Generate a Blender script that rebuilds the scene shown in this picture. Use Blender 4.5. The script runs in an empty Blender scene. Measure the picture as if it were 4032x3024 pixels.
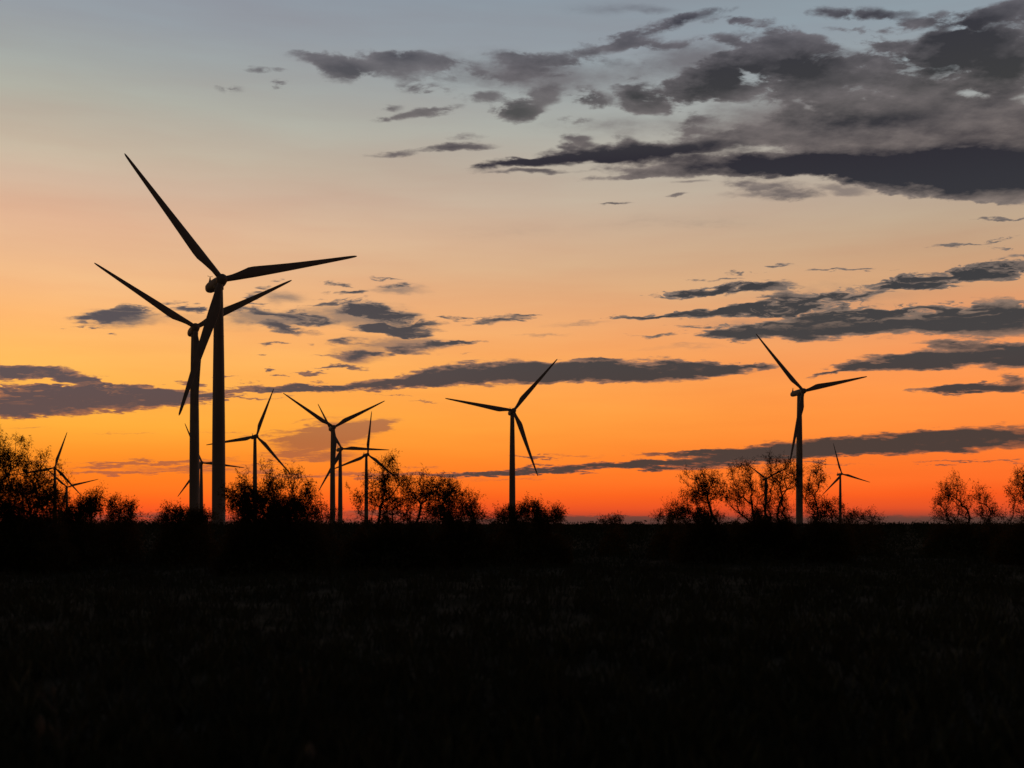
import bpy, math, random
import numpy as np
from mathutils import Matrix, Vector
R_ = math.radians
FPX, CXP, HYP, EYE = 4500.0, 2016.0, 2064.0, 1.7      # focal length, optical axis, horizon line and eye height
scene = bpy.context.scene
COL = scene.collection
scene.view_settings.view_transform = 'Standard'
scene.view_settings.look = 'None'
scene.view_settings.exposure = 0.0
scene.view_settings.gamma = 1.0

# ------------------------------------------------------------------ helpers
def lin(c):
    return tuple((x/255/12.92 if x/255 <= .04045 else ((x/255+.055)/1.055)**2.4) for x in c)

def tag(o, label=None, cat=None, group=None, kind=None):
    if label: o['label'] = label
    if cat: o['category'] = cat
    if group: o['group'] = group
    if kind: o['kind'] = kind
    return o

def mesh_obj(name, verts, faces, mat, parent=None, smooth=False, data=None):
    if data is None:
        data = bpy.data.meshes.new(name)
        data.from_pydata([tuple(v) for v in verts], [], faces)
        if smooth: data.polygons.foreach_set('use_smooth', [True]*len(data.polygons))
        data.materials.append(mat)
        data.update()
    o = bpy.data.objects.new(name, data)
    COL.objects.link(o)
    if parent: o.parent = parent
    return o

def quads_obj(name, V, mat, parent=None, n=4):
    """V: (k*n,3) numpy array of independent n-gons."""
    me = bpy.data.meshes.new(name)
    nv = len(V); k = nv//n
    me.vertices.add(nv); me.vertices.foreach_set('co', np.ascontiguousarray(V, dtype=np.float32).ravel())
    me.loops.add(nv); me.loops.foreach_set('vertex_index', np.arange(nv, dtype=np.int32))
    me.polygons.add(k); me.polygons.foreach_set('loop_start', np.arange(0, nv, n, dtype=np.int32))
    me.update(calc_edges=True); me.validate()
    me.materials.append(mat)
    o = bpy.data.objects.new(name, me); COL.objects.link(o)
    if parent: o.parent = parent
    return o

def empty(name, loc, rz=0.0):
    o = bpy.data.objects.new(name, None); COL.objects.link(o)
    o.location = loc; o.rotation_euler = (0, 0, rz); o.empty_display_size = 1
    return o

def rings(rs, cap=True):
    """rs: list of equal-length lists of points -> tube mesh."""
    V = []; F = []; n = len(rs[0])
    for r in rs: V += [tuple(p) for p in r]
    for i in range(len(rs)-1):
        for j in range(n):
            a = i*n+j; b = i*n+(j+1) % n
            F.append((a, b, b+n, a+n))
    if cap:
        F.append(tuple(reversed(range(n)))); F.append(tuple((len(rs)-1)*n+j for j in range(n)))
    return V, F

def join(*parts):
    V = []; F = []
    for v, f in parts:
        k = len(V); V += list(v); F += [tuple(i+k for i in g) for g in f]
    return V, F

def box(c, s):
    x, y, z = c; a, b, d = s[0]/2, s[1]/2, s[2]/2
    V = [(x+i*a, y+j*b, z+k*d) for i in (-1, 1) for j in (-1, 1) for k in (-1, 1)]
    return V, [(0, 1, 3, 2), (4, 6, 7, 5), (0, 4, 5, 1), (2, 3, 7, 6), (0, 2, 6, 4), (1, 5, 7, 3)]

def rod(p, q, r0, r1, n=6):
    p = Vector(p); q = Vector(q); d = (q-p).normalized()
    a = d.orthogonal().normalized(); b = d.cross(a)
    return rings([[p+(a*math.cos(t)+b*math.sin(t))*r0 for t in [2*math.pi*i/n for i in range(n)]],
                  [q+(a*math.cos(t)+b*math.sin(t))*r1 for t in [2*math.pi*i/n for i in range(n)]]])

# ------------------------------------------------------------------ materials
def material(name, c0, c1, scale, rough=.8, bump=0.0, stretch=(1, 1, 1), spec=.3, trans=None):
    m = bpy.data.materials.new(name); m.use_nodes = True
    nt = m.node_tree; N = nt.nodes; L = nt.links
    bs = N['Principled BSDF']; bs.inputs['Roughness'].default_value = rough
    bs.inputs['Specular IOR Level'].default_value = spec
    tc = N.new('ShaderNodeTexCoord'); mp = N.new('ShaderNodeMapping'); mp.inputs['Scale'].default_value = stretch
    no = N.new('ShaderNodeTexNoise'); no.inputs['Scale'].default_value = scale; no.inputs['Detail'].default_value = 6
    L.new(tc.outputs['Object'], mp.inputs['Vector']); L.new(mp.outputs[0], no.inputs['Vector'])
    cr = N.new('ShaderNodeValToRGB'); cr.color_ramp.elements[0].position = .35; cr.color_ramp.elements[1].position = .65
    cr.color_ramp.elements[0].color = (*c0, 1); cr.color_ramp.elements[1].color = (*c1, 1)
    L.new(no.outputs['Fac'], cr.inputs[0]); L.new(cr.outputs[0], bs.inputs['Base Color'])
    if bump:
        bp = N.new('ShaderNodeBump'); bp.inputs['Strength'].default_value = bump
        L.new(no.outputs['Fac'], bp.inputs['Height']); L.new(bp.outputs[0], bs.inputs['Normal'])
    if trans:
        tr = N.new('ShaderNodeBsdfTranslucent'); tr.inputs[0].default_value = (*trans, 1)
        mx = N.new('ShaderNodeMixShader'); mx.inputs[0].default_value = .35
        L.new(bs.outputs[0], mx.inputs[1]); L.new(tr.outputs[0], mx.inputs[2]); L.new(mx.outputs[0], N['Material Output'].inputs[0])
    return m

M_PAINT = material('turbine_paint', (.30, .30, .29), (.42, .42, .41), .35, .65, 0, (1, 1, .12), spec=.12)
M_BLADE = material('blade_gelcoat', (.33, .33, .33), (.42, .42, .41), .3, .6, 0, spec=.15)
M_STEEL = material('galvanised_steel', (.2, .2, .21), (.3, .3, .3), 3, .5)
M_DOOR = material('door_paint', (.3, .31, .32), (.38, .38, .38), 2, .5)
M_CONC = material('concrete', (.25, .24, .22), (.35, .34, .31), 1.5, .9, .2)
M_BARK = material('mesquite_bark', (.05, .036, .026), (.10, .075, .055), 9, .9, .4, (1, 1, .3))
M_LEAF = material('mesquite_leaf', (.035, .05, .018), (.075, .085, .03), 1.2, .8, 0, spec=.1, trans=(.10, .05, .015))
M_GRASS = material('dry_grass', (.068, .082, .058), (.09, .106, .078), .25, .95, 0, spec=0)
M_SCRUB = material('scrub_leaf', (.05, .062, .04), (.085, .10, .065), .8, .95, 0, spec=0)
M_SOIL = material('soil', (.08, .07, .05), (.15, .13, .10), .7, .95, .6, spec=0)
M_STRAW = material('dry_weed_stalk', (.13, .135, .115), (.2, .2, .17), 6, .8)

# ------------------------------------------------------------------ camera
cd = bpy.data.cameras.new('camera'); cam = bpy.data.objects.new('camera', cd); COL.objects.link(cam)
cam.location = (0, 0, EYE); cam.rotation_euler = (R_(90), 0, 0)
cd.sensor_width = 36; cd.lens = 36*FPX/4032; cd.shift_y = (HYP-1512)/4032
cd.clip_start = .1; cd.clip_end = 120000
cd.dof.use_dof = True; cd.dof.focus_distance = 500; cd.dof.aperture_fstop = 1.1
scene.camera = cam

# ------------------------------------------------------------------ sky (world), in azimuth / elevation of the direction
def azel(px, py):
    az = math.atan2(px-CXP, FPX); el = math.atan2(HYP-py, math.hypot(FPX, px-CXP))
    return az*4.5, el*4.5

world = bpy.data.worlds.new('World'); scene.world = world; world.use_nodes = True
nt = world.node_tree; N = nt.nodes; L = nt.links
for n_ in list(N): N.remove(n_)
def nmath(op, a, b=None, c=None, clamp=False):
    n = N.new('ShaderNodeMath'); n.operation = op; n.use_clamp = clamp
    for i, v in enumerate((a, b, c)):
        if v is None: continue
        if isinstance(v, (int, float)): n.inputs[i].default_value = v
        else: L.new(v, n.inputs[i])
    return n.outputs[0]
def vmath(op, a, b=None, scale=None):
    n = N.new('ShaderNodeVectorMath'); n.operation = op
    for i, v in enumerate((a, b)):
        if v is None: continue
        if isinstance(v, tuple): n.inputs[i].default_value = v
        else: L.new(v, n.inputs[i])
    if scale is not None: n.inputs['Scale'].default_value = scale
    return n.outputs[0]
def comb(x, y, z=0.0):
    n = N.new('ShaderNodeCombineXYZ')
    for i, v in enumerate((x, y, z)):
        if isinstance(v, (int, float)): n.inputs[i].default_value = v
        else: L.new(v, n.inputs[i])
    return n.outputs[0]
def maprange(v, a, b, c=0.0, d=1.0, smooth=True):
    n = N.new('ShaderNodeMapRange'); n.interpolation_type = 'SMOOTHSTEP' if smooth else 'LINEAR'
    L.new(v, n.inputs['Value'])
    for k, x in (('From Min', a), ('From Max', b), ('To Min', c), ('To Max', d)):
        if isinstance(x, (int, float)): n.inputs[k].default_value = x
        else: L.new(x, n.inputs[k])
    return n.outputs[0]
def noise(vec, scale, detail=5, rough=.55, out='Fac', dist=0.0):
    n = N.new('ShaderNodeTexNoise'); n.inputs['Scale'].default_value = scale
    n.inputs['Detail'].default_value = detail; n.inputs['Roughness'].default_value = rough
    n.inputs['Distortion'].default_value = dist
    L.new(vec, n.inputs['Vector']); return n.outputs[out]
def mixc(f, a, b):
    n = N.new('ShaderNodeMix'); n.data_type = 'RGBA'; n.clamp_factor = True
    if isinstance(f, (int, float)): n.inputs[0].default_value = f
    else: L.new(f, n.inputs[0])
    for i, v in ((6, a), (7, b)):
        if isinstance(v, tuple): n.inputs[i].default_value = (*v, 1)
        else: L.new(v, n.inputs[i])
    return n.outputs[2]
VMAX = 3.0
def ramp(v, stops):
    n = N.new('ShaderNodeValToRGB'); cr = n.color_ramp
    while len(cr.elements) < len(stops): cr.elements.new(.5)
    for e, (p, c) in zip(cr.elements, stops):
        e.position = p; e.color = (*lin(c), 1)
    L.new(v, n.inputs[0]); return n.outputs[0]
def pystops(lst):
    """(photo row at the optical axis, colour) -> ramp stops over elevation"""
    out = []
    for py, c in lst:
        out.append((max(0.0, azel(CXP, py)[1]/VMAX), c))
    return sorted(out, key=lambda t: t[0])

tc = N.new('ShaderNodeTexCoord')
dirv = vmath('NORMALIZE', tc.outputs['Generated'])
sp = N.new('ShaderNodeSeparateXYZ'); L.new(dirv, sp.inputs[0])
dx, dy, dz = sp.outputs
az = nmath('MULTIPLY', nmath('ARCTAN2', dx, dy), 4.5)
el = nmath('MULTIPLY', nmath('ARCSINE', dz), 4.5)
P = comb(az, el)
vpos = nmath('DIVIDE', el, VMAX, clamp=True)

SKY_L = pystops([(2064, (104, 62, 54)), (2052, (150, 66, 50)), (2036, (222, 76, 42)), (2010, (250, 88, 34)), (1985, (255, 98, 30)), (1950, (255, 112, 30)),
                 (1880, (255, 130, 34)), (1800, (255, 150, 42)), (1703, (255, 172, 58)), (1640, (255, 175, 66)), (1540, (255, 181, 80)),
                 (1420, (255, 186, 98)), (1300, (255, 187, 115)), (1180, (245, 187, 132)), (1060, (234, 185, 143)), (950, (228, 183, 149)),
                 (800, (211, 181, 157)), (680, (198, 181, 160)), (480, (176, 173, 161)), (340, (162, 165, 162)), (180, (151, 157, 163)), (30, (145, 152, 162)), (-60, (142, 150, 162)),
                 (-300, (118, 132, 152)), (-900, (84, 94, 112)), (-2500, (62, 68, 82))])
SKY_R = pystops([(2064, (84, 62, 56)), (2050, (92, 64, 55)), (2040, (108, 64, 54)), (2030, (168, 70, 50)), (2003, (226, 82, 40)), (1953, (250, 92, 32)), (1903, (255, 110, 40)),
                 (1840, (255, 118, 44)), (1760, (255, 130, 52)), (1643, (255, 143, 64)), (1560, (254, 146, 72)), (1480, (250, 149, 82)),
                 (1400, (244, 152, 92)), (1300, (230, 154, 104)), (1150, (212, 162, 120)), (1050, (200, 164, 130)), (950, (192, 167, 140)),
                 (820, (184, 168, 150)), (650, (175, 170, 160)), (480, (163, 167, 166)), (330, (152, 161, 166)), (180, (143, 154, 163)), (30, (138, 150, 159)), (-60, (134, 148, 160)),
                 (-300, (112, 128, 148)), (-900, (80, 92, 112)), (-2500, (60, 68, 82))])
sky = mixc(maprange(az, -1.7, 1.7, smooth=False), ramp(vpos, SKY_L), ramp(vpos, SKY_R))

hz = nmath('MULTIPLY_ADD', nmath('SUBTRACT', noise(vmath('MULTIPLY', P, (.55, 4.2, 1.0)), 1.5, 4, .55), .5), .34, 1.0)
sky = vmath('MULTIPLY', sky, comb(nmath('MULTIPLY_ADD', nmath('SUBTRACT', hz, 1.0), .35, 1.0), hz, hz))
# cloud-layer coordinates: the direction laid onto a flat layer overhead, so clouds shrink and flatten towards the horizon
iz = nmath('DIVIDE', 1.0, nmath('ADD', nmath('MAXIMUM', dz, 0.0), .13))
Q = comb(nmath('MULTIPLY', dx, iz), nmath('MULTIPLY', dy, iz))
Qr = N.new('ShaderNodeMapping'); Qr.inputs['Rotation'].default_value = (0, 0, R_(-14)); Qr.inputs['Scale'].default_value = (1, 1.15, 1)
L.new(Q, Qr.inputs['Vector']); Q = Qr.outputs[0]
w1 = vmath('SUBTRACT', noise(Q, 7, 3, .5, 'Color'), (.5, .5, .5))
w2 = vmath('SUBTRACT', noise(Q, 26, 4, .6, 'Color'), (.5, .5, .5))
Pw = vmath('ADD', P, vmath('MULTIPLY', w1, (.20, .055, 0)))
Pw = vmath('ADD', Pw, vmath('MULTIPLY', w2, (.10, .03, 0)))
nz1 = noise(Q, 13, 7, .58)
nz2 = noise(Q, 42, 5, .6)

def blobs(vec, lst, sc):
    acc = None
    for b in lst:
        px, py, rx, ry = [t*1.8228 for t in b[:4]]
        w = b[4]; rot = R_(b[5]) if len(b) > 5 else 0.0
        u, v = azel(px, py)
        sz = 1.0
        if py < 620: w *= 1.22; sz = 1.12 if w > 0 else .95
        elif b[2] < 75: w *= 1.15
        if px > 1350*1.8228 and 565 < b[1] < 860: ry *= 1.28; w *= 1.06
        u1, v1 = azel(px+rx*math.cos(rot), py-rx*math.sin(rot)); u2, v2 = azel(px-rx*math.cos(rot), py+rx*math.sin(rot))
        a = math.hypot(u1-u2, v1-v2)/2; th = math.atan2(v1-v2, u1-u2)
        v3 = azel(px, py-ry)[1]; v4 = azel(px, py+ry)[1]
        m = N.new('ShaderNodeMapping'); m.vector_type = 'TEXTURE'
        m.inputs['Location'].default_value = (u, v, 0); m.inputs['Rotation'].default_value = (0, 0, th)
        m.inputs['Scale'].default_value = (a*sc*sz, (v3-v4)/2*sc*sz, 1)
        L.new(vec, m.inputs['Vector'])
        g = N.new('ShaderNodeTexGradient'); g.gradient_type = 'SPHERICAL'; L.new(m.outputs[0], g.inputs[0])
        acc = nmath('MULTIPLY_ADD', g.outputs['Fac'], w, acc if acc is not None else 0.0)
    return acc

CL = [ # x, y, half width, half height, weight, tilt
 # upper middle scatter
 (690,130,62,17,.9,-8),(745,155,62,22,1.1,-4),(835,128,58,18,1.0),(900,148,90,26,.75),(965,140,50,14,.7,-10),(930,190,50,11,.7),(1040,208,38,13,.9),(1090,125,62,15,.7),
 (1080,165,55,18,.7),(1160,150,60,18,.75),(1210,128,95,24,.75),(1110,240,45,20,1.2),(1165,215,48,24,1.1,20),(1280,208,32,19,1.0),(1380,205,45,30,1.0),(1395,235,40,14,.8),
 (945,240,48,11,.9,8),(870,250,38,8,.7,6),(845,230,30,7,.6),(1000,318,65,8,.9,3),(860,331,58,6,.6,5),(1010,295,40,10,.5),(1235,302,32,14,1.0),(1255,255,28,10,.7),
 (612,187,14,10,.7),(520,197,28,9,.35),(565,153,28,6,.45),(605,158,20,5,.5),(1345,300,28,9,.55),
 # upper streaks
 (1440,52,120,11,1.0,14),(1350,95,75,10,.8,10),(1415,100,45,9,.8),(1300,88,60,14,.5),(1500,90,60,12,.6,5),(1420,125,60,20,.4),
 (1600,45,70,10,.7,3),(1650,55,70,15,.9,-8),(1740,82,60,10,.7,-6),(1870,28,85,13,.9,-3),(1850,62,50,9,.8),(1980,52,90,14,.9,14),(1920,95,70,12,.7),
 (1590,85,60,14,.6),
 # big right mass
 (1480,205,62,30,1.3,18),(1520,175,55,34,1.2,15),(1575,200,40,22,1.1),(1570,150,60,26,1.2,28),(1640,120,72,24,1.2,12),(1730,140,95,42,1.2),(1715,195,95,34,1.2),(1830,120,120,24,.9),
 (1900,180,150,42,1.2),(2010,120,140,36,1.2,20),(2130,60,130,40,1.4,28),(2190,110,90,70,1.3),(2060,180,110,34,1.1),(1830,240,120,34,1.0),(1980,255,190,40,1.15),(2150,260,120,44,1.1),
 (1700,270,95,26,.9,10),(1620,285,70,16,.8,10),(1510,268,32,20,.65),(1500,292,50,10,.6),(2180,170,60,26,.9),(1960,300,260,26,.9),(1760,300,120,22,.9),
 (1752,228,45,10,-1.0,-20),(2075,62,30,10,-1.1,12),(1965,127,17,9,-.8),(2110,195,60,15,-.85),(2175,178,26,16,-.5),(1600,148,22,9,-.8,-30),(1880,208,16,7,-1.0),
 (1560,235,45,10,-.8),(1830,288,22,6,-.7),(2090,318,50,5,-.7,4),
 # long upper bar
 (1110,352,90,10,1.1,6),(1230,342,120,13,1.2,5),(1400,325,170,17,1.4,2),(1150,372,110,6,.8,1),(1330,380,90,7,.9,4),(1500,362,180,18,1.3,1),(1640,360,160,22,1.3),
 (1760,350,180,24,1.4),(1960,350,220,28,1.6,2),(2130,350,180,34,1.6,4),(2080,402,150,22,1.3),(2190,400,90,34,1.3),(1950,395,130,14,.9),(1880,378,200,20,1.1,-3),(2040,398,150,24,1.2,-4),(2180,415,100,22,1.1),(1650,405,85,15,.75,-4),
 (1720,425,70,10,.6),(2120,432,60,9,.8),(1460,424,30,4,.9,2),(1345,440,45,3,.55),(2165,474,50,4,.9),
 # right bars
 (2160,524,70,7,1.0,6),(2080,530,60,4,.6,4),(2170,538,50,4,.6),
 (1470,637,75,6,1.1,4),(1560,630,80,8,1.1,5),(1640,622,90,9,1.2),(1690,648,90,9,1.1,6),(1790,655,100,11,1.1,3),(1840,632,80,10,1.1,8),(1910,622,100,11,1.2,9),
 (1990,605,90,12,1.2,7),(2080,590,110,14,1.4,6),(2180,578,80,18,1.4,9),(2030,622,70,5,.7),
 (1370,688,70,4,.9,1),(1470,682,90,7,1.2),(1580,672,110,8,1.2,1),(1700,668,120,9,1.1,2),(1800,678,140,9,1.1),
 (1570,722,60,9,.9),(1660,716,110,13,1.3),(1780,706,150,17,1.4,2),(1950,692,190,22,1.5,2),(2130,690,170,28,1.7),(1420,722,70,3,.6),(1500,705,70,3,.5,1),
 (2060,742,90,6,1.0),(1850,792,60,8,1.1,5),(1960,782,120,13,1.4,2),(2100,770,140,17,1.5,2),(2190,772,80,20,1.4),(1782,806,36,4,1.0,14),
 (2030,842,60,5,1.1,2),(2090,838,50,8,1.0,8),(2160,838,90,8,1.3),(2190,820,40,6,.8),
 (1690,572,40,3,.7,1),(1790,581,50,4,.8),(1880,583,60,3,.7,1),(1565,603,60,3,.6,2),(1620,590,60,2.5,.5,2),
 # centre bars
 (760,838,90,7,1.1,4),(860,826,110,11,1.2,3),(980,812,110,17,1.4,5),(1110,806,150,23,1.6,1),(1250,806,150,20,1.6),(1400,803,150,17,1.5,1),(1520,797,110,11,1.4,1),(1630,789,50,4,.7,2),
 (1290,780,50,3.5,.8),(850,852,45,2,.6),(905,865,35,2,.6,1),(690,840,60,4,.9,2),
 (1480,978,110,5,1.1,1),(1620,978,130,11,1.3,2),(1780,968,160,17,1.5,2),(1960,956,180,20,1.6,3),(2120,948,170,24,1.6,2),
 (1150,1018,120,6,1.2,3),(1300,1008,150,9,1.4,3),(1470,1000,150,10,1.4,2),(1640,990,120,10,1.2,2),(1000,1025,150,3.5,1.1,1),(1150,989,50,3,.9),(1560,1010,120,2.5,.7,2),(1760,1000,120,2.5,.7),
 (2130,997,90,2.5,.9,1),(2010,1000,50,1.5,.5),
 # left
 (20,808,90,16,1.4),(90,806,90,14,1.3,-4),(190,822,60,9,1.1,-6),(40,850,110,16,1.2),(100,872,170,22,1.5,1),(190,850,110,20,1.4),(290,850,110,18,1.4,-4),(380,858,90,15,1.3,-3),(30,890,80,13,1.2),
 (230,870,150,15,1.2),(470,850,70,9,1.2),(560,840,60,6,1.0,3),(540,832,45,6,1.0),(630,842,70,5,1.0,2),(520,858,90,3,.9),(420,828,30,5,.9),(650,835,35,4,.7),(690,826,30,3,.6),
 (95,830,26,3,-.8),(242,822,34,7,-1.5),(140,838,120,12,.7),(320,838,60,8,.7,-4),(180,818,40,8,.5),(10,838,12,3,-.7),
 (270,676,58,20,1.5,5),(210,688,40,10,1.1),(190,704,38,3,.9),(245,717,22,3,.8),(135,712,7,2,.8),(395,660,40,11,1.1,-3),(430,668,25,10,.9),(375,682,30,4,.6),
 (560,628,40,8,.9,10),(615,608,30,6,.8,5),(570,672,60,11,1.3,-6),(640,684,70,12,1.3,-4),(620,708,65,9,1.2,-10),(690,690,60,8,1.0,-14),(680,660,40,8,.8,12),(755,650,50,7,1.0,4),
 (780,668,60,14,1.3,-4),(840,682,65,20,1.6,-10),(870,712,70,14,1.6,-4),(810,712,60,9,1.0),(930,700,40,5,.8),(920,748,70,8,1.0,4),(985,742,60,3.5,.9,2),(890,760,45,6,.9,-6),(900,724,50,6,.9),
 (760,768,40,12,1.1,8),(745,740,28,9,.9),(790,760,30,5,.8),(760,628,32,5,1.0,3),(865,618,45,6,.9,-6),(830,602,40,2.5,.7,-3),(710,607,18,4,.7),(880,628,30,3,.8,-6),(1075,690,55,6,.9,6),(1040,700,45,4,.7,3),(1130,690,25,3,.6),
 (540,655,26,4,.8,8),(525,640,18,3,.7),(700,628,22,4,.7),(735,612,26,4,.8),(1120,680,30,3,.7),(1000,690,30,3,.7),(960,688,20,3,.6),(845,765,30,4,.7),(700,770,22,3,.6),(560,765,14,2,.6),(610,812,24,3,.7),(640,790,16,2,.6),(500,815,26,3,.7),(660,700,20,4,.6),(596,743,20,3,.8),(730,795,60,4,.9),(580,798,16,2.5,.9),(680,805,40,3,.8),(440,702,12,2,.5),(790,745,40,3,.5),(660,742,15,3,.4),(690,640,25,3,.5),(1010,765,25,2,.4),
]
B = blobs(Pw, CL, 1.42)
Pl = vmath('MULTIPLY', P, (1.0, 2.7, 1.0))                   # towards the horizon the rims are seen side-on: lumpy rather than combed
low = maprange(el, .62, 1.05, 1.0, 0.0)
eh = nmath('ADD', nmath('MULTIPLY', nmath('SUBTRACT', nz1, .5), 1.15), nmath('MULTIPLY', nmath('SUBTRACT', nz2, .5), .5))
eo = nmath('ADD', nmath('MULTIPLY', nmath('SUBTRACT', noise(Pl, 7, 7, .62), .5), .95), nmath('MULTIPLY', eh, .22))
edge = nmath('ADD', nmath('MULTIPLY', eh, nmath('SUBTRACT', 1.0, low)), nmath('MULTIPLY', eo, low))
gate = maprange(B, 0.0, .22)
top = maprange(el, 1.40, 1.60)                              # the high bank is broken altocumulus: pale gaps and thin patches
gap = nmath('MULTIPLY', nmath('MULTIPLY', maprange(noise(Q, 12.5, 6, .62, dist=.3), .54, .34), top), .68)
midb = nmath('MULTIPLY', maprange(el, .70, .80), maprange(el, 1.12, 1.02))
midb = nmath('MAXIMUM', midb, nmath('MULTIPLY', nmath('MULTIPLY', maprange(az, -.55, -.85, 0, .62), maprange(el, .40, .47)), maprange(el, 1.12, 1.02)))
Ps = vmath('ADD', vmath('MULTIPLY', P, (1.6, 10.0, 1.0)), vmath('MULTIPLY', w1, (.9, 1.6, 0)))
gap2 = nmath('MULTIPLY', nmath('MULTIPLY', maprange(noise(Ps, 2.6, 5, .6), .54, .36), midb), .78)
dens = nmath('SUBTRACT', nmath('ADD', nmath('MINIMUM', B, 1.15), nmath('MULTIPLY', edge, gate)), nmath('ADD', gap, gap2))
hi = maprange(el, .9, 1.5)                                   # higher clouds have softer, fluffier rims
puff = nmath('MULTIPLY', nmath('MULTIPLY', maprange(el, .60, .70), maprange(el, 1.25, 1.1)), maprange(az, .3, .0))
alpha = maprange(dens, nmath('MULTIPLY_ADD', puff, -.07, nmath('MULTIPLY_ADD', hi, -.10, .15)), nmath('MULTIPLY_ADD', puff, .22, nmath('MULTIPLY_ADD', hi, .20, .54)))
amax = nmath('SUBTRACT', 1.0, nmath('MULTIPLY', nmath('MULTIPLY', top, maprange(az, -.2, .75, 1, 0)), .10))
thick = maprange(dens, .35, 1.3)

# thin veils and faint streaks, softer than the clouds
FA = [(790,682,120,30,1.0,-4),(590,685,90,20,.8,-4),(600,640,60,16,.6),(900,745,90,14,.7),(770,770,60,20,.7),(260,685,80,20,.6),(860,625,70,12,.6),(330,1000,160,3,.8,3),(420,1012,150,5,.8),(200,1022,150,3,.6),(560,1006,80,3,.6),(680,905,70,3,.5,6),(630,950,70,3,.6,4),(640,975,70,4,.7,3),(620,995,90,3,.6,2),(900,1012,60,2,.5),(1100,1035,120,2,.5,1),(1700,1020,140,2,.5,1),(735,935,85,26,1.3,6),(660,958,80,18,1.0,4),(800,920,60,14,1.0,10),(700,985,90,12,.8),(600,985,60,6,.5,3),(640,930,60,6,.5,8),
 (260,1003,130,5,.9,2),(400,998,120,5,.7,1),(330,1020,160,4,.7),(60,1000,80,3,.4),(700,1028,150,5,1.0,1),(560,1020,60,4,.7),(850,1028,90,4,.9),
 (260,938,90,2,.45,1),(500,935,60,2,.4),(60,925,50,2,.5,2),(560,945,70,2.5,.5,2),(1820,410,90,10,.8),(1650,425,90,9,.6),(1480,395,60,5,.6),
 (1100,500,260,30,.18),(1500,480,220,26,.25),(1250,700,90,6,.45),(1180,725,60,4,.4),(1480,750,120,5,.35,2),(1250,985,60,3,.5),(1500,1035,90,3,.3),
 (1500,130,120,40,.6),(1250,170,160,40,.5),(1050,150,150,40,.45),(1750,250,200,50,.7),(1300,20,80,16,.35),(1420,20,60,10,.4),(1350,270,180,30,.35),(1700,290,200,30,.5),
 (560,690,170,26,.4),(830,740,150,20,.35),(300,690,130,20,.3),(1800,640,260,30,.35),(1700,700,280,18,.4),(300,1114,330,6,.7),(1280,1124,330,9,1.5),(1950,1121,330,7,.8),(820,1108,120,9,.8)]
Bf = blobs(Pw, FA, 1.35)
af = nmath('MULTIPLY', maprange(nmath('ADD', Bf, nmath('MULTIPLY', edge, maprange(Bf, 0, .3, 0, .45))), .05, .72), .84)

CORE = pystops([(2064, (84, 60, 56)), (2000, (80, 62, 58)), (1850, (78, 62, 57)), (1740, (76, 62, 57)), (1600, (74, 62, 59)), (1400, (70, 66, 66)),
                (1250, (66, 64, 65)), (1100, (60, 60, 63)), (800, (52, 52, 58)), (640, (46, 44, 52)), (560, (56, 55, 60)), (450, (62, 62, 63)), (250, (56, 56, 62)), (0, (54, 56, 68))])
EDGE = pystops([(2064, (88, 62, 56)), (2030, (106, 66, 56)), (1985, (172, 86, 60)), (1930, (176, 92, 66)), (1750, (164, 96, 64)), (1550, (166, 112, 84)), (1300, (140, 118, 104)), (1000, (136, 122, 114)),
                (700, (126, 116, 112)), (400, (112, 107, 109)), (100, (104, 103, 111)), (0, (98, 101, 112))])
core = vmath('MULTIPLY', ramp(vpos, CORE), comb(maprange(az, -1.9, .6, 1.75, 1.0), maprange(az, -1.9, .6, 1.62, 1.0), maprange(az, -1.9, .6, 1.75, 1.0))); edgec = ramp(vpos, EDGE)
DK = [(1400,328,150,16,.9,2),(1210,344,130,12,.8,5),(1640,358,150,20,.9),(1950,352,220,28,1.1,2),(2140,368,170,46,1.2),(1850,366,200,24,.9,-2),(2020,385,150,26,1.0,-3),(1100,352,80,8,.7,6),
      (1500,195,60,36,.6,18),(1590,160,60,30,.6,20),(1735,150,90,42,.7),(2060,95,120,44,.8,24),(2150,150,90,54,.7),(1880,255,150,30,.45),(1880,30,80,12,.6),(1480,48,90,8,.6,14),
      (745,155,50,16,.7),(880,130,50,12,.5),(1120,238,40,16,.6),(1280,208,26,14,.5),(1385,205,36,24,.5)]
dark = blobs(Pw, DK, 1.5)
tmask = maprange(el, 1.0, 1.1)
m_top = nmath('MULTIPLY_ADD', nmath('SUBTRACT', nmath('MULTIPLY_ADD', noise(Q, 13, 5, .6), .55, nmath('MULTIPLY', noise(Q, 4.6, 5, .58), .45)), .5), 2.3, nmath('MULTIPLY_ADD', dark, .95, nmath('MULTIPLY_ADD', thick, .25, .14)))
m_low = nmath('MULTIPLY_ADD', nmath('SUBTRACT', noise(Ps, 1.7, 5, .62), .5), 1.1, nmath('MULTIPLY_ADD', thick, 1.1, .12))
mott = nmath('ADD', nmath('MULTIPLY', m_top, tmask), nmath('MULTIPLY', m_low, nmath('SUBTRACT', 1.0, tmask)), clamp=True)
ccol = mixc(mott, edgec, core)
sky = mixc(af, sky, edgec)
sky = mixc(nmath('MULTIPLY', alpha, amax), sky, ccol)

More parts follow.
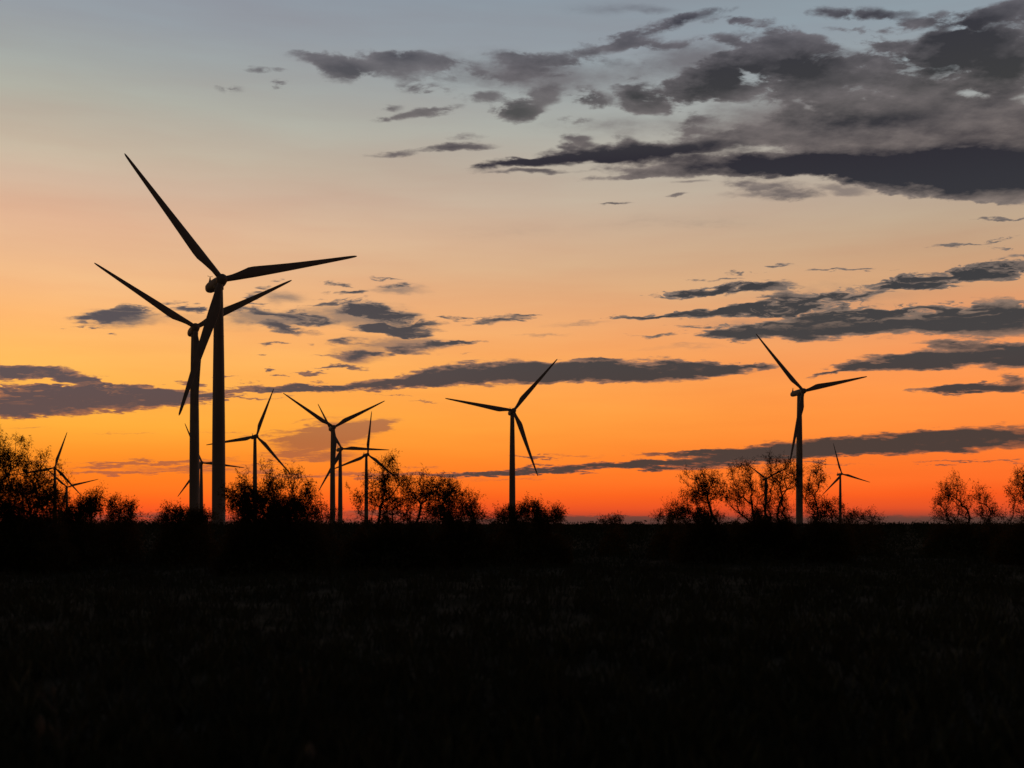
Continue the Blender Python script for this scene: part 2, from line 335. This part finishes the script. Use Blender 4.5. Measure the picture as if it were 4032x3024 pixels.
# the glow of dusk is only on the sunset side; the sky overhead and behind is dark
front = nmath('DIVIDE', dy, nmath('MAXIMUM', nmath('SQRT', nmath('ADD', nmath('MULTIPLY', dx, dx), nmath('MULTIPLY', dy, dy))), .001))
fall = maprange(dy, .22, .80, .085, 1.0)
below = maprange(dz, -.012, -.001, .0, 1.0)
tot = nmath('MULTIPLY', fall, below)
gain = vmath('SCALE', sky); L.new(tot, N[-1].inputs['Scale'])
nis = N.new('ShaderNodeTexSky'); nis.sky_type = 'NISHITA'; nis.sun_disc = False
SUN_EL, SUN_AZ = R_(.6), R_(-12)
nis.sun_elevation = SUN_EL; nis.sun_rotation = SUN_AZ; nis.dust_density = 2
bg1 = N.new('ShaderNodeBackground'); L.new(gain, bg1.inputs[0]); bg1.inputs[1].default_value = 1.0
bg2 = N.new('ShaderNodeBackground'); L.new(nis.outputs[0], bg2.inputs[0]); bg2.inputs[1].default_value = .0015
ad = N.new('ShaderNodeAddShader'); L.new(bg1.outputs[0], ad.inputs[0]); L.new(bg2.outputs[0], ad.inputs[1])
wo = N.new('ShaderNodeOutputWorld'); L.new(ad.outputs[0], wo.inputs[0])
world.cycles.sampling_method = 'MANUAL'; world.cycles.sample_map_resolution = 512

sl = bpy.data.lights.new('sun', 'SUN'); sl.energy = .008; sl.angle = R_(.5); sl.color = (1, .55, .25)
so = bpy.data.objects.new('sun', sl); COL.objects.link(so)
sdir = Vector((math.sin(SUN_AZ)*math.cos(SUN_EL), math.cos(SUN_AZ)*math.cos(SUN_EL), math.sin(SUN_EL)))
so.rotation_euler = sdir.to_track_quat('Z', 'Y').to_euler()

# ------------------------------------------------------------------ ground
def ground_z(x, y):
    d = np.sqrt(x*x+y*y)
    a = .10*np.clip((d-3)/20, 0, 1)*np.clip((900-d)/600, 0, 1)
    return a*(np.sin(x*.21+1.3)*np.cos(y*.17+.4)+.6*np.sin(x*.53+y*.31))-.03
ax = np.concatenate([-np.geomspace(30000, 60, 26), np.linspace(-58, 58, 90), np.geomspace(60, 30000, 26)])
ay = np.concatenate([-np.geomspace(30000, 30, 14), np.linspace(-28, 120, 110), np.geomspace(124, 30000, 30)])
GX, GY = np.meshgrid(ax, ay, indexing='ij'); GZ = ground_z(GX, GY)
nx, ny = len(ax), len(ay)
mesh_obj('ground', np.stack([GX, GY, GZ], -1).reshape(-1, 3).tolist(),
         [(i*ny+j, (i+1)*ny+j, (i+1)*ny+j+1, i*ny+j+1) for i in range(nx-1) for j in range(ny-1)], M_SOIL, smooth=True)['kind'] = 'structure'

# ------------------------------------------------------------------ wind turbines
TILT = R_(4); OV = 4.6; RAD = 48.0
fv = Vector((0, -math.cos(TILT), math.sin(TILT))); rv = Vector((1, 0, 0)); uv = fv.cross(rv)
def blade_mesh():
    prof = [(.028, -.95, .95, .95), (.05, -.98, .98, .93), (.08, -1.0, 1.12, .82), (.12, -1.02, 1.5, .62), (.16, -1.02, 1.95, .47), (.20, -1.04, 2.45, .38), (.24, -1.04, 2.5, .33),
            (.30, -1.0, 2.3, .29), (.38, -.96, 2.02, .26), (.48, -.88, 1.7, .24), (.58, -.78, 1.42, .22), (.68, -.68, 1.18, .2), (.78, -.57, .94, .19), (.86, -.48, .76, .18),
            (.92, -.41, .62, .17), (.96, -.34, .5, .17), (.985, -.26, .38, .17), (1.0, -.1, .16, .2)]
    rs = []; n = 20
    for s, le, te, tr in prof:
        c = te-le; mid = (te+le)/2; tw = R_(13)*(1-s)**2
        pb = 1.2*s*s
        ring = []
        for i in range(n):
            t = 2*math.pi*i/n
            x = math.cos(t); y = math.sin(t)
            k = 1.0 if s < .06 else (1-.45*max(0, x))          # thinner towards the trailing edge
            px = mid+c/2*x; py = y*c/2*tr*k
            X = px*math.cos(tw)-py*math.sin(tw); Y = px*math.sin(tw)+py*math.cos(tw)
            ring.append((X, Y+pb, s*RAD))
        rs.append(ring)
    return rings(rs)
def superring(yy, w, h, zc, p=2.6, n=28):
    out = []
    for i in range(n):
        t = 2*math.pi*i/n; c, s = math.cos(t), math.sin(t)
        out.append(Vector((w*math.copysign(abs(c)**(2/p), c), yy, zc+h*math.copysign(abs(s)**(2/p), s))))
    return out
MESH = {}
bV, bF = blade_mesh()
# nacelle along local +Y behind the tower; later tilted
nr = [(-3.1, 1.15, 1.2, .1), (-3.0, 1.5, 1.5, .1), (-2.0, 1.65, 1.7, .1), (0, 1.78, 1.8, .12), (3, 1.8, 1.82, .14), (6.4, 1.7, 1.7, .16), (8.2, 1.5, 1.5, .12), (8.9, 1.15, 1.15, .08), (9.3, .7, .7, .04), (9.4, .25, .25, .02)]
nV, nF = rings([superring(*r) for r in nr])
# spinner: rounded hub with a blunt nose and three collars
sr = [(1.9, 1.25), (1.6, 1.6), (.7, 1.82), (-.4, 1.8), (-1.2, 1.6), (-1.9, 1.22), (-2.4, .78), (-2.6, .35), (-2.65, .06)]
sV, sF = rings([superring(y, r, r, 0, 2.0) for y, r in sr])
for k in range(3): pass
# weather mast: swept fin with a crossbar and two cup sensors
mV, mF = join(rings([[Vector((sx, y, z)) for sx, y, z in ((-.42*q, a*q+.0, z_), (.42*q, a*q, z_), (.42*q, a*q+b*q, z_), (-.42*q, a*q+b*q, z_))] for q, a, b, z_ in ((1, .0, 1.5, 0), (.55, .35, 1.3, 1.0), (.28, .9, 1.0, 1.9), (.2, 1.3, .6, 2.3))]),
              rod((-.75, .35, 2.3), (.75, .35, 2.3), .05, .05), rod((-.72, .35, 2.25), (-.72, .35, 2.65), .09, .05), rod((.72, .35, 2.25), (.72, .35, 2.6), .05, .1))
tiltM = Matrix.Rotation(-TILT, 4, 'X')
def tower(h):
    rs = []; n = 36
    zs = [0, .35, .36]+[h*k/14 for k in range(1, 14)]+[h-.05, h]
    for z in zs:
        t = max(0.0, z/h); r = 2.2-.82*t**2.1
        if z < .36: r += .14
        rs.append([Vector((r*math.cos(2*math.pi*i/n), r*math.sin(2*math.pi*i/n), z)) for i in range(n)])
    parts = [rings(rs)]
    for k in (.27, .55, .80):                                   # bolted flange seams
        z = h*k; r = 2.2-.82*k**2.1+.04
        parts.append(rings([[Vector((r*math.cos(2*math.pi*i/n), r*math.sin(2*math.pi*i/n), z+dz_)) for i in range(n)] for dz_ in (-.12, .12)]))
    r = 1.62
    parts.append(rings([[Vector((r*math.cos(2*math.pi*i/n), r*math.sin(2*math.pi*i/n), h+dz_)) for i in range(n)] for dz_ in (-.5, .6)]))
    return join(*parts)

TB = [
 (-97.15, 378.5, 81.6, 27.0, (129.1, 252.3, 375.0), 'tallest turbine, towering over the others, its long upper blade highest in the sky'),
 (-138.8, 499.5, 86.75, 21.5, (149.2, 269.5, 389.6), 'second tallest turbine just left of the tallest, one blade hanging down along its tower'),
 (-353.0, 1298.4, 71.0, 27.0, (113.1, 234.4, 354.3), 'small far turbine seen in the gap between the two tallest towers'),
 (-237.4, 1055.5, 82.59, 30.1, (69.1, 192.1, 312.1), 'turbine standing behind the broad bush, its level blade reaching to the tallest tower'),
 (.2, 788.6, 79.38, 11.0, (171.2, 289.6, 409.4), 'lone turbine in the middle of the picture above a low round bush'),
 (182.5, 725.8, 85.47, 17.9, (133.6, 254.8, 373.1), 'tall turbine rising out of the feathery grove on the right side'),
 (-144.4, 920.0, 79.21, 21.9, (147.6, 268.0, 388.3), 'turbine with blades spread in a wide V in front of the mauve cloud smudge'),
 (-165.1, 1098.5, 73.7, 26.0, (118.5, 239.7, 360.0), 'turbine close beside the V-shaped one, one blade held level to the right'),
 (-159.8, 1253.6, 77.67, 28.0, (83.6, 202.9, 322.1), 'turbine with one blade pointing straight up, tower half behind the open tree'),
 (495.3, 1724.4, 77.03, 13.8, (105.7, 223.2, 345.0), 'small slim turbine standing free at the far right beyond the last brush'),
 (428.0, 1930.4, 78.1, 18.0, (147.1, 266.6, 386.0), 'faint small turbine tangled among the feathery tree branches on the right'),
 (-582.2, 1455.5, 73.26, 22.0, (72.3, 191.9, 311.6), 'small turbine against the big left tree, one blade pointing steeply up'),
 (-692.7, 1778.4, 58.94, 25.0, (15.8, 135.8, 255.8), 'lowest turbine, half sunk behind brush beside the big left tree'),
]
TG = 'wind turbines of the wind farm'
shared = {}
def sh(key, V, F, mat):
    if key not in shared:
        me = bpy.data.meshes.new(key); me.from_pydata([tuple(v) for v in V], [], F); me.update()
        me.polygons.foreach_set('use_smooth', [True]*len(me.polygons)); me.materials.append(mat)
        me.update(); shared[key] = me
    return shared[key]
for X, Y, H, phi, angs, lab in TB:
    t = tag(empty('wind_turbine', (X, Y, -.05), R_(phi)), lab, 'wind turbine', TG)
    tv, tf = tower(H-1.55)
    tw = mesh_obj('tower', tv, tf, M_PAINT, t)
    for p in tw.data.polygons: p.use_smooth = abs(p.normal.z) < .9
    dr = mesh_obj('door', *join(box((0, -2.22, 2.9), (1.0, .16, 2.2)), box((0, -2.27, 1.7), (1.3, .5, .12))), M_DOOR, tw)
    mesh_obj('handle', *box((.36, -2.29, 2.8), (.05, .08, .3)), M_STEEL, dr)
    mesh_obj('steps', *join(*[box((0, -2.75-.28*k, 1.5-.28*k), (1.1, .28, .05)) for k in range(6)],
             rod((-.56, -2.5, 1.6), (-.56, -4.2, 0), .05, .05), rod((.56, -2.5, 1.6), (.56, -4.2, 0), .05, .05)), M_STEEL, tw)
    mesh_obj('foundation', *rings([[Vector((r*math.cos(a), r*math.sin(a), z)) for a in [2*math.pi*i/24 for i in range(24)]] for r, z in ((3.6, -.3), (3.6, .2), (3.4, .25))]), M_CONC, t)
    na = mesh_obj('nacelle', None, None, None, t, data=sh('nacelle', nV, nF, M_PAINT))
    na.matrix_local = Matrix.Translation((0, 0, H)) @ Matrix.Rotation(R_(9 if Y < 400 else 5 if Y < 600 else 0), 4, 'Z') @ tiltM
    wm = mesh_obj('weather_mast', None, None, None, na, data=sh('weather_mast', mV, mF, M_STEEL)); wm.location = (0, 7.0, 1.7)
    spn = mesh_obj('spinner', None, None, None, t, data=sh('spinner', sV, sF, M_PAINT))
    hub = Vector((0, 0, H))+fv*OV
    spn.matrix_local = Matrix.Translation(hub) @ tiltM
    for a in angs:
        a = R_(a); d = rv*math.cos(a)+uv*math.sin(a); tt = -rv*math.sin(a)+uv*math.cos(a)
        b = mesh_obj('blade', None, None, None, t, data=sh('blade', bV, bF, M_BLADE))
        m = Matrix((tt, fv, d)).transposed().to_4x4(); m.translation = hub
        b.matrix_local = m

# ------------------------------------------------------------------ shrubs and trees
def tubes(seg, n=5):
    """seg: (k,8) p0 p1 r0 r1 -> quads"""
    p0 = seg[:, :3]; p1 = seg[:, 3:6]; r0 = seg[:, 6:7]; r1 = seg[:, 7:8]
    d = p1-p0; d /= np.maximum(np.linalg.norm(d, axis=1, keepdims=True), 1e-6)
    up = np.where(np.abs(d[:, 2:3]) < .9, np.array([[0, 0, 1.]]), np.array([[1., 0, 0]]))
    a = np.cross(d, up); a /= np.linalg.norm(a, axis=1, keepdims=True); b = np.cross(d, a)
    out = []
    for i in range(n):
        t0, t1 = 2*math.pi*i/n, 2*math.pi*(i+1)/n
        c0 = a*math.cos(t0)+b*math.sin(t0); c1 = a*math.cos(t1)+b*math.sin(t1)
        out.append(np.stack([p0+c0*r0, p0+c1*r0, p1+c1*r1, p1+c0*r1], 1))
    return np.concatenate(out).reshape(-1, 3)

def leaves(rng, centers, per, spread, ll, lw, droop=.6):
    k = len(centers)*per
    C = np.repeat(centers, per, 0)
    s = np.repeat(spread*rng.uniform(.5, 1.3, (len(centers), 1)), per, 0)
    off = rng.normal(size=(k, 3))*s*np.array([[.8, .8, 1.0]])
    off[:, 2] -= np.abs(off[:, 2])*.35
    Pc = C+off
    d = rng.normal(size=(k, 3)); d[:, 2] -= droop; d /= np.linalg.norm(d, axis=1, keepdims=True)
    w = np.cross(d, rng.normal(size=(k, 3))); w /= np.linalg.norm(w, axis=1, keepdims=True)
    le = rng.uniform(.6, 1.3, (k, 1))*ll; wi = rng.uniform(.6, 1.2, (k, 1))*lw
    return np.stack([Pc, Pc+d*le*.45+w*wi*.5, Pc+d*le, Pc+d*le*.45-w*wi*.5], 1).reshape(-1, 3)

def shrub(name, label, cat, bx, D, lobes, n, seed, stems=3, per=26, spread=.11, ll=.10, lw=.03, twig=.50, thick=1.0, group='mesquite shrubs along the skyline', sk=1.0, sh=22, dense=1.0):
    rng = np.random.default_rng(seed)
    k = D/FPX; X0 = (bx-CXP)*k
    gz = float(ground_z(np.array(X0), np.array(D)))
    root = tag(empty(name, (X0, D, gz)), label, cat, group)
    wsum = sum(l[2]*l[3]*(l[4] if len(l) > 4 else 1) for l in lobes)
    T = []
    for l in lobes:
        w = (l[4] if len(l) > 4 else 1)
        m = max(4, int(round(n*l[2]*l[3]*w/wsum)))
        u = rng.normal(size=(m, 3)); u /= np.linalg.norm(u, axis=1, keepdims=True)
        rr = rng.uniform(.25, 1, (m, 1))**(1/2.2)
        rr *= rng.uniform(.82, 1.12, (m, 1))
        p = u*rr*np.array([[l[2]*k, l[2]*k*.75, l[3]*k]])
        p += np.array([[(l[0]-bx)*k, 0, EYE+(HYP-l[1])*k-gz]])
        T.append(p)
    # skeleton
    pos = []; par = []; cost = []
    xs = [(l[0]-bx)*k for l in lobes]; xw = max(.3, .5*(max(xs)-min(xs)+60*k)); xm = .5*(max(xs)+min(xs))
    # the dark skirt of low growth at the foot, down to the ground
    m = int(n*.42*sk); sx = rng.uniform(-1.15, 1.15, m)
    T.append(np.stack([xm+sx*xw, rng.normal(0, .55, m)-.2, (EYE+sh*k)*rng.uniform(.08, 1, m)*(1-.35*np.abs(sx)**3)], 1))
    T = np.concatenate(T); T[:, 2] = np.maximum(T[:, 2], .12)
    for s in range(stems):
        f = (s+.5)/stems*2-1; pos.append([xm*.75+f*xw*.6+rng.normal(0, .08), rng.normal(0, .2), 0]); par.append(-1); cost.append(0)
    tips = []
    order = np.argsort(np.linalg.norm(T*np.array([1, 1, .8]), axis=1))
    Pn = np.array(pos); Cn = np.array(cost, float)
    for i in order:
        t = T[i]
        v = t-Pn; d = np.linalg.norm(v, axis=1)
        up = np.clip(-v[:, 2]/np.maximum(d, .01), -.2, 1)          # do not grow downwards
        j = int(np.argmin(d*(1+.9*np.maximum(up, 0))+.32*Cn))
        m = max(1, int(d[j]/.28)); a = Pn[j]; prev = j
        side = rng.normal(size=3)*.06*d[j]; side[2] += .05*d[j]
        newp = []; newc = []
        for q in range(1, m+1):
            f = q/m
            pt = a+(t-a)*f+side*math.sin(math.pi*f)+rng.normal(size=3)*.018*(q < m)
            newp.append(pt); par.append(prev if q == 1 else len(Pn)+q-2); newc.append(Cn[j]+d[j]*f)
        Pn = np.vstack([Pn, np.array(newp)]); Cn = np.concatenate([Cn, newc]); tips.append(len(Pn)-1)
    K = len(Pn); area = np.zeros(K); area[tips] += .0048**2*thick
    for i in range(K-1, stems-1, -1):
        area[par[i]] += max(area[i], .005**2)*1.02
    rad = np.sqrt(np.maximum(area, .005**2))
    rad = np.minimum(rad, .045+.003*n**.5)
    idx = np.array([i for i in range(stems, K)]); pr = np.array([par[i] for i in idx])
    seg = np.concatenate([Pn[pr], Pn[idx], np.minimum(rad[pr], rad[idx]*1.5)[:, None], rad[idx][:, None]], 1)
    big = rad[idx] > .022
    own = np.arange(K)
    for i in range(stems, K): own[i] = own[par[i]]
    for s_ in range(stems):
        mk = big & (own[idx] == s_)
        if mk.any(): quads_obj('trunk', tubes(seg[mk], 7), M_BARK, root)
    # feathery twigs beyond the tips, leaves hanging along them
    tp = Pn[tips]; kt = len(tp)
    cen = np.array([xm, 0, EYE*.3])
    out = tp-cen; out /= np.linalg.norm(out, axis=1, keepdims=True)
    tw = []; LV = []
    for r in range(4):
        dv = rng.normal(size=(kt, 3))*.75+out*.55; dv[:, 2] += .45; dv /= np.linalg.norm(dv, axis=1, keepdims=True)
        ln = rng.uniform(.35, 1.15, (kt, 1))*twig
        e = tp+dv*ln; e[:, 2] -= .12*ln[:, 0]
        tw.append(np.concatenate([tp, e, np.full((kt, 1), .005), np.full((kt, 1), .0025)], 1))
        q = max(2, int(per*dense*1.55/4)); f = rng.uniform(.25, 1.05, (kt*q, 1))
        LV.append(np.repeat(tp, q, 0)+(np.repeat(e-tp, q, 0))*f+rng.normal(size=(kt*q, 3))*spread*np.array([[.42, .42, .62]])-rng.exponential(spread*.8, (kt*q, 1))*np.array([[0, 0, 1.0]]))
    fine = np.concatenate([seg[~big]]+tw)
    quads_obj('branches', tubes(fine, 4), M_BARK, root)
    m = int(n*sk*150)                                          # thick low growth at the foot
    sx = rng.uniform(-1.2, 1.2, m); hs = (EYE+sh*k)*(1-.45*np.abs(sx)**3)*(.86+.14*np.sin(sx*xw*5+seed)+.1*np.sin(sx*xw*13+seed*2))
    LV.append(np.stack([xm+sx*xw, rng.normal(0, .6, m)-.1, hs*rng.uniform(.02, 1, m)**.8], 1))
    C = np.concatenate(LV); C[:, 2] = np.maximum(C[:, 2], .03)
    quads_obj('crown', leaves(rng, C, 1, .012, ll, lw), M_LEAF, root)
    return root

SG = 'mesquite shrubs along the skyline'
shrub('mesquite_tree', 'big dense mesquite tree filling the left edge of the view', 'tree', 60, 42, [(60,1870,110,95),(-60,1850,120,130),(150,1870,60,60,.8),(40,1960,190,90,1.5),(120,1990,140,70,1.3),(25,1775,22,45,.7),(65,1790,24,60,.6),(100,1745,20,42,.8),(165,1790,22,38,.6),(205,1880,25,40,.6),(190,1950,55,50),(-20,1740,40,50,.7)], 520, 3, 4, 30, .12, group='mesquite trees', sh=70)
shrub('mesquite_shrub', 'low dense bush leaning against the foot of the big left tree', 'shrub', 330, 46, [(330,2010,75,45,1.2),(270,2030,90,35,1),(370,1985,35,30),(260,1950,20,60,.3),(385,1945,30,14,.12),(243,1860,8,26,.1)], 170, 4, 3, 30, sh=45)
shrub('mesquite_shrub', 'small upright bush with two rounded tops, right of the low dense bush', 'shrub', 475, 48, [(455,1990,32,35),(505,2000,32,30),(480,2035,70,25,1.2)], 90, 5, 3, 26, sh=48)
shrub('mesquite_shrub', 'knobbly dark bush at the feet of the two tallest turbine towers', 'shrub', 700, 46, [(675,2020,25,22),(715,2020,22,22),(770,2035,60,25,1.2),(690,2045,80,22,1.2),(810,2040,30,22)], 130, 6, 3, 28, sh=52)
shrub('mesquite_shrub', 'broad thick bush hiding the foot of a turbine, spreading right of the tallest tower', 'shrub', 1040, 40, [(1000,1960,90,60,1.3),(930,1955,50,60,.8),(1100,1905,60,40),(1130,1865,22,24,.6),(1175,1880,18,26,.5),(960,1900,20,22,.5),(1060,1990,150,65,1.8),(1170,1960,60,60,.8),(1230,1930,40,35,.4),(1060,1850,35,22,.25),(1230,2000,60,25,.5),(1150,2020,110,40,1.2)], 390, 7, 5, 28, .11, sh=78)
shrub('mesquite_shrub', 'thin straggly brush between the broad bush and the pair of towers', 'shrub', 1265, 58, [(1265,2015,60,25),(1240,2040,70,20),(1300,2030,40,20)], 55, 8, 3, 18, sh=18)
shrub('mesquite_tree', 'open tree with see-through crown around a turbine tower in the middle left', 'tree', 1525, 44, [(1535,1850,50,50),(1480,1900,65,45,.8),(1560,1930,90,60),(1640,1930,70,60),(1480,1980,90,60,.8),(1400,1945,35,30,.35),(1540,1810,18,25,.7),(1620,2010,130,50,1.0),(1700,1930,50,60,.8)], 330, 9, 4, 20, .10, group='mesquite trees', sh=30)
shrub('mesquite_shrub', 'rounded bush sloping down to the right from the open see-through tree', 'shrub', 1770, 46, [(1740,1925,50,45),(1790,1960,55,50),(1850,1980,45,40,.7),(1780,2020,110,40,1.5),(1880,2030,40,25)], 240, 10, 4, 24, sh=48)
shrub('mesquite_shrub', 'low round bush at the foot of the lone middle turbine', 'shrub', 2090, 48, [(2090,2010,45,40),(2030,2030,60,30,1.2),(2150,2035,55,28,1.2),(2190,2020,28,28),(2000,2020,25,22,.5),(1960,2040,40,18)], 190, 11, 4, 26, sh=52)
shrub('mesquite_shrub', 'tiny low clump alone on the bare stretch of horizon', 'shrub', 2400, 62, [(2400,2055,50,12),(2430,2048,25,10)], 40, 12, 3, 22, sh=4)
shrub('mesquite_shrub', 'wispy low brush left of the feathery trees', 'shrub', 2640, 56, [(2600,2035,40,22,.4),(2660,2010,45,35),(2640,2045,70,18)], 75, 13, 3, 18, sh=22)
shrub('mesquite_tree', 'feathery tree with a bent stem, first of the right-hand grove', 'tree', 2805, 50, [(2770,1900,60,40,.6),(2760,1960,45,55,.9),(2830,1920,35,50,.6),(2710,1960,35,30,.5),(2700,2030,60,30),(2800,2035,60,20,.5),(2700,1880,30,20,.3)], 230, 14, 3, 20, .09, group='mesquite trees', sh=52)
shrub('mesquite_tree', 'tallest feathery tree of the right grove with many stems fanning upward', 'tree', 2990, 52, [(2920,1870,50,55,.8),(2950,1950,60,50,.7),(3040,1920,60,60,.7),(3060,1840,55,40,.7),(3110,1880,50,60,.7),(2890,1960,45,50,.8),(3050,2000,70,50,.9),(2960,2030,60,25,.6),(3025,1800,15,18,.3)], 400, 15, 7, 17, .09, lw=.026, group='mesquite trees', sh=48)
shrub('mesquite_shrub', 'sparse drooping brush between the tall right turbine and the small slim one', 'shrub', 3200, 50, [(3210,1890,35,45,.6),(3190,1960,35,50,.8),(3240,2010,60,35,.9),(3300,2010,35,40,.5),(3230,1840,18,20,.4)], 150, 16, 3, 18, sh=40)
shrub('mesquite_shrub', 'low scraggly brush trailing off to the right of the small slim turbine', 'shrub', 3390, 60, [(3370,2035,55,22),(3440,2045,45,16,.8),(3425,2015,10,18,.3),(3340,2045,50,15)], 70, 17, 3, 17, sh=22)
shrub('mesquite_tree', 'airy young tree with a thin spire top, standing alone near the right side', 'tree', 3762, 56, [(3750,1930,50,40,.7),(3765,1885,20,25,.5),(3730,1985,60,45,.7),(3800,1990,35,45,.6),(3700,2030,50,25,.4),(3760,2035,80,22,.6)], 150, 18, 2, 16, .085, group='mesquite trees', sh=22)
shrub('mesquite_tree', 'slender young tree just right of the airy spire-topped one', 'tree', 3872, 56, [(3850,1940,18,30,.6),(3875,1975,30,30,.8),(3880,2020,45,30,.8),(3920,2030,30,25,.4)], 75, 19, 2, 16, .085, group='mesquite trees', sh=20)
shrub('mesquite_tree', 'tree cut off by the right edge of the picture', 'tree', 4060, 48, [(4040,1900,55,60),(4000,1940,35,50,.6),(4100,1880,80,80),(4050,1990,70,50,.7),(3975,2040,40,20,.5)], 190, 20, 3, 20, .10, group='mesquite trees', sh=22)

# ------------------------------------------------------------------ undergrowth and grass
rng = np.random.default_rng(77)
def scatter_scrub(n, d0, d1, h0, h1, fsize, per):
    # low brush clumps over the plain
    ang = rng.uniform(-.62, .62, n); D = d0*(d1/d0)**rng.uniform(0, 1, n)
    X = D*np.tan(ang); Y = D
    hh = rng.uniform(h0, h1, n)*rng.uniform(.6, 1, n)*np.where(ang < .02, 1.3, 1.06)
    C = np.stack([X, Y, hh*.45], 1)
    k = n*per; Cc = np.repeat(C, per, 0); H = np.repeat(hh, per)[:, None]
    off = rng.normal(size=(k, 3))*np.concatenate([H*.55, H*.55, H*.27], 1)
    u = rng.uniform(0, 1, (k, 1)); off[:, :2] *= 1-.5*u
    p = Cc+off; p[:, 2] = (H*u**.75)[:, 0]
    fs = fsize*np.repeat(np.clip(D/60, .6, 6), per)[:, None]*rng.uniform(.5, 1.4, (k, 1))
    d = rng.normal(size=(k, 3)); d[:, 2] += .4; d /= np.linalg.norm(d, axis=1, keepdims=True)
    w = np.cross(d, rng.normal(size=(k, 3))); w /= np.linalg.norm(w, axis=1, keepdims=True)
    return np.stack([p-d*fs*.5, p+w*fs*.2, p+d*fs*.5, p-w*fs*.2], 1).reshape(-1, 3)
und = np.concatenate([scatter_scrub(420, 24, 60, .5, 1.5, .13, 60), scatter_scrub(1500, 45, 150, .9, 1.9, .14, 60), scatter_scrub(1500, 140, 420, 1.2, 2.3, .16, 34), scatter_scrub(1200, 400, 1400, 1.6, 3.4, .14, 26)])
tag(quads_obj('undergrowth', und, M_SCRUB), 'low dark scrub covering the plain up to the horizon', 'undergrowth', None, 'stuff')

n = 120000
ang = rng.uniform(-.66, .66, n); D = 5.5*(75/5.5)**rng.uniform(0, 1, n)**.85
cl = rng.integers(0, 9000, n); ca = rng.uniform(-.66, .66, 9000); cD = 5.5*(75/5.5)**rng.uniform(0, 1, 9000)
D = cD[cl]*rng.normal(1, .012, n); X = cD[cl]*np.tan(ca[cl])+rng.normal(0, .09, n)*np.clip(D/15, .7, 3)
ch = rng.uniform(.10, .36, 9000)
h = ch[cl]*rng.uniform(.5, 1.15, n); wd = .006*np.clip(D/12, .8, 4)
base = np.stack([X, D, ground_z(X, D)], 1)
lean = rng.normal(size=(n, 3))*.28; lean[:, 2] = 0
sd = rng.normal(size=(n, 3)); sd[:, 2] = 0; sd /= np.linalg.norm(sd, axis=1, keepdims=True)
mid = base+lean*h[:, None]*.35+np.stack([0*h, 0*h, h*.6], 1); top = base+lean*h[:, None]+np.stack([0*h, 0*h, h], 1)
wv = sd*wd[:, None]
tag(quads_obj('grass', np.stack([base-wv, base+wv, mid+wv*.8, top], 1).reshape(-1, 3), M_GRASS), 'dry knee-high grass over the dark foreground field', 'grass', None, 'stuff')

# dry weed stalks standing in the near grass
def weed(px, py_top, D, lean, branches, head, label, seed):
    rg = random.Random(seed); k = D/FPX
    X = (px-CXP)*k; zt = EYE-(py_top-HYP)*k
    gz = float(ground_z(np.array(X), np.array(D)))
    root = tag(empty('dry_weed', (X, D, gz)), label, 'weed', 'dry weed stalks in the near grass')
    H = zt-gz; pts = [Vector((lean*H*(i/8)**1.4+rg.uniform(-.006, .006), rg.uniform(-.01, .01), H*i/8)) for i in range(9)]
    parts = [rod(pts[i], pts[i+1], .006-.0004*i, .006-.0004*(i+1), 6) for i in range(8)]
    heads = []
    for b in range(branches):
        i = rg.randint(3, 7); a = rg.uniform(0, 6.28); q = pts[i]+Vector((math.cos(a)*.7, math.sin(a)*.4, .8))*rg.uniform(.07, .16)
        parts.append(rod(pts[i], q, .0035, .002, 5)); heads.append(q)
    mesh_obj('stem', *join(*parts), M_STRAW, root)
    for c in [pts[-1]]+heads:
        s = head if c is pts[-1] else head*.55
        rs = [[c+Vector((r*s*math.cos(t), r*s*math.sin(t), z*s*2.2)) for t in [2*math.pi*i/8 for i in range(8)]] for r, z in ((.15, -1), (.7, -.6), (1, 0), (.75, .6), (.2, 1.1))]
        mesh_obj('seed_head', *rings(rs), M_STRAW, root)
weed(2085, 2830, 8.0, .16, 1, .010, 'single tall thin weed stalk leaning right at the bottom centre', 1)
weed(250, 2720, 7.6, -.12, 5, .014, 'branched dry weed standing in the lower left corner', 2)
weed(150, 2860, 7.4, .02, 0, .030, 'short weed with one fat seed head beside the branched weed', 3)
weed(1212, 2965, 7.2, .03, 1, .026, 'stubby weed with a pale round head at the bottom edge', 4)
weed(1200, 2640, 9.5, -.05, 2, .012, 'thin forked weed a little above the round-headed one', 5)
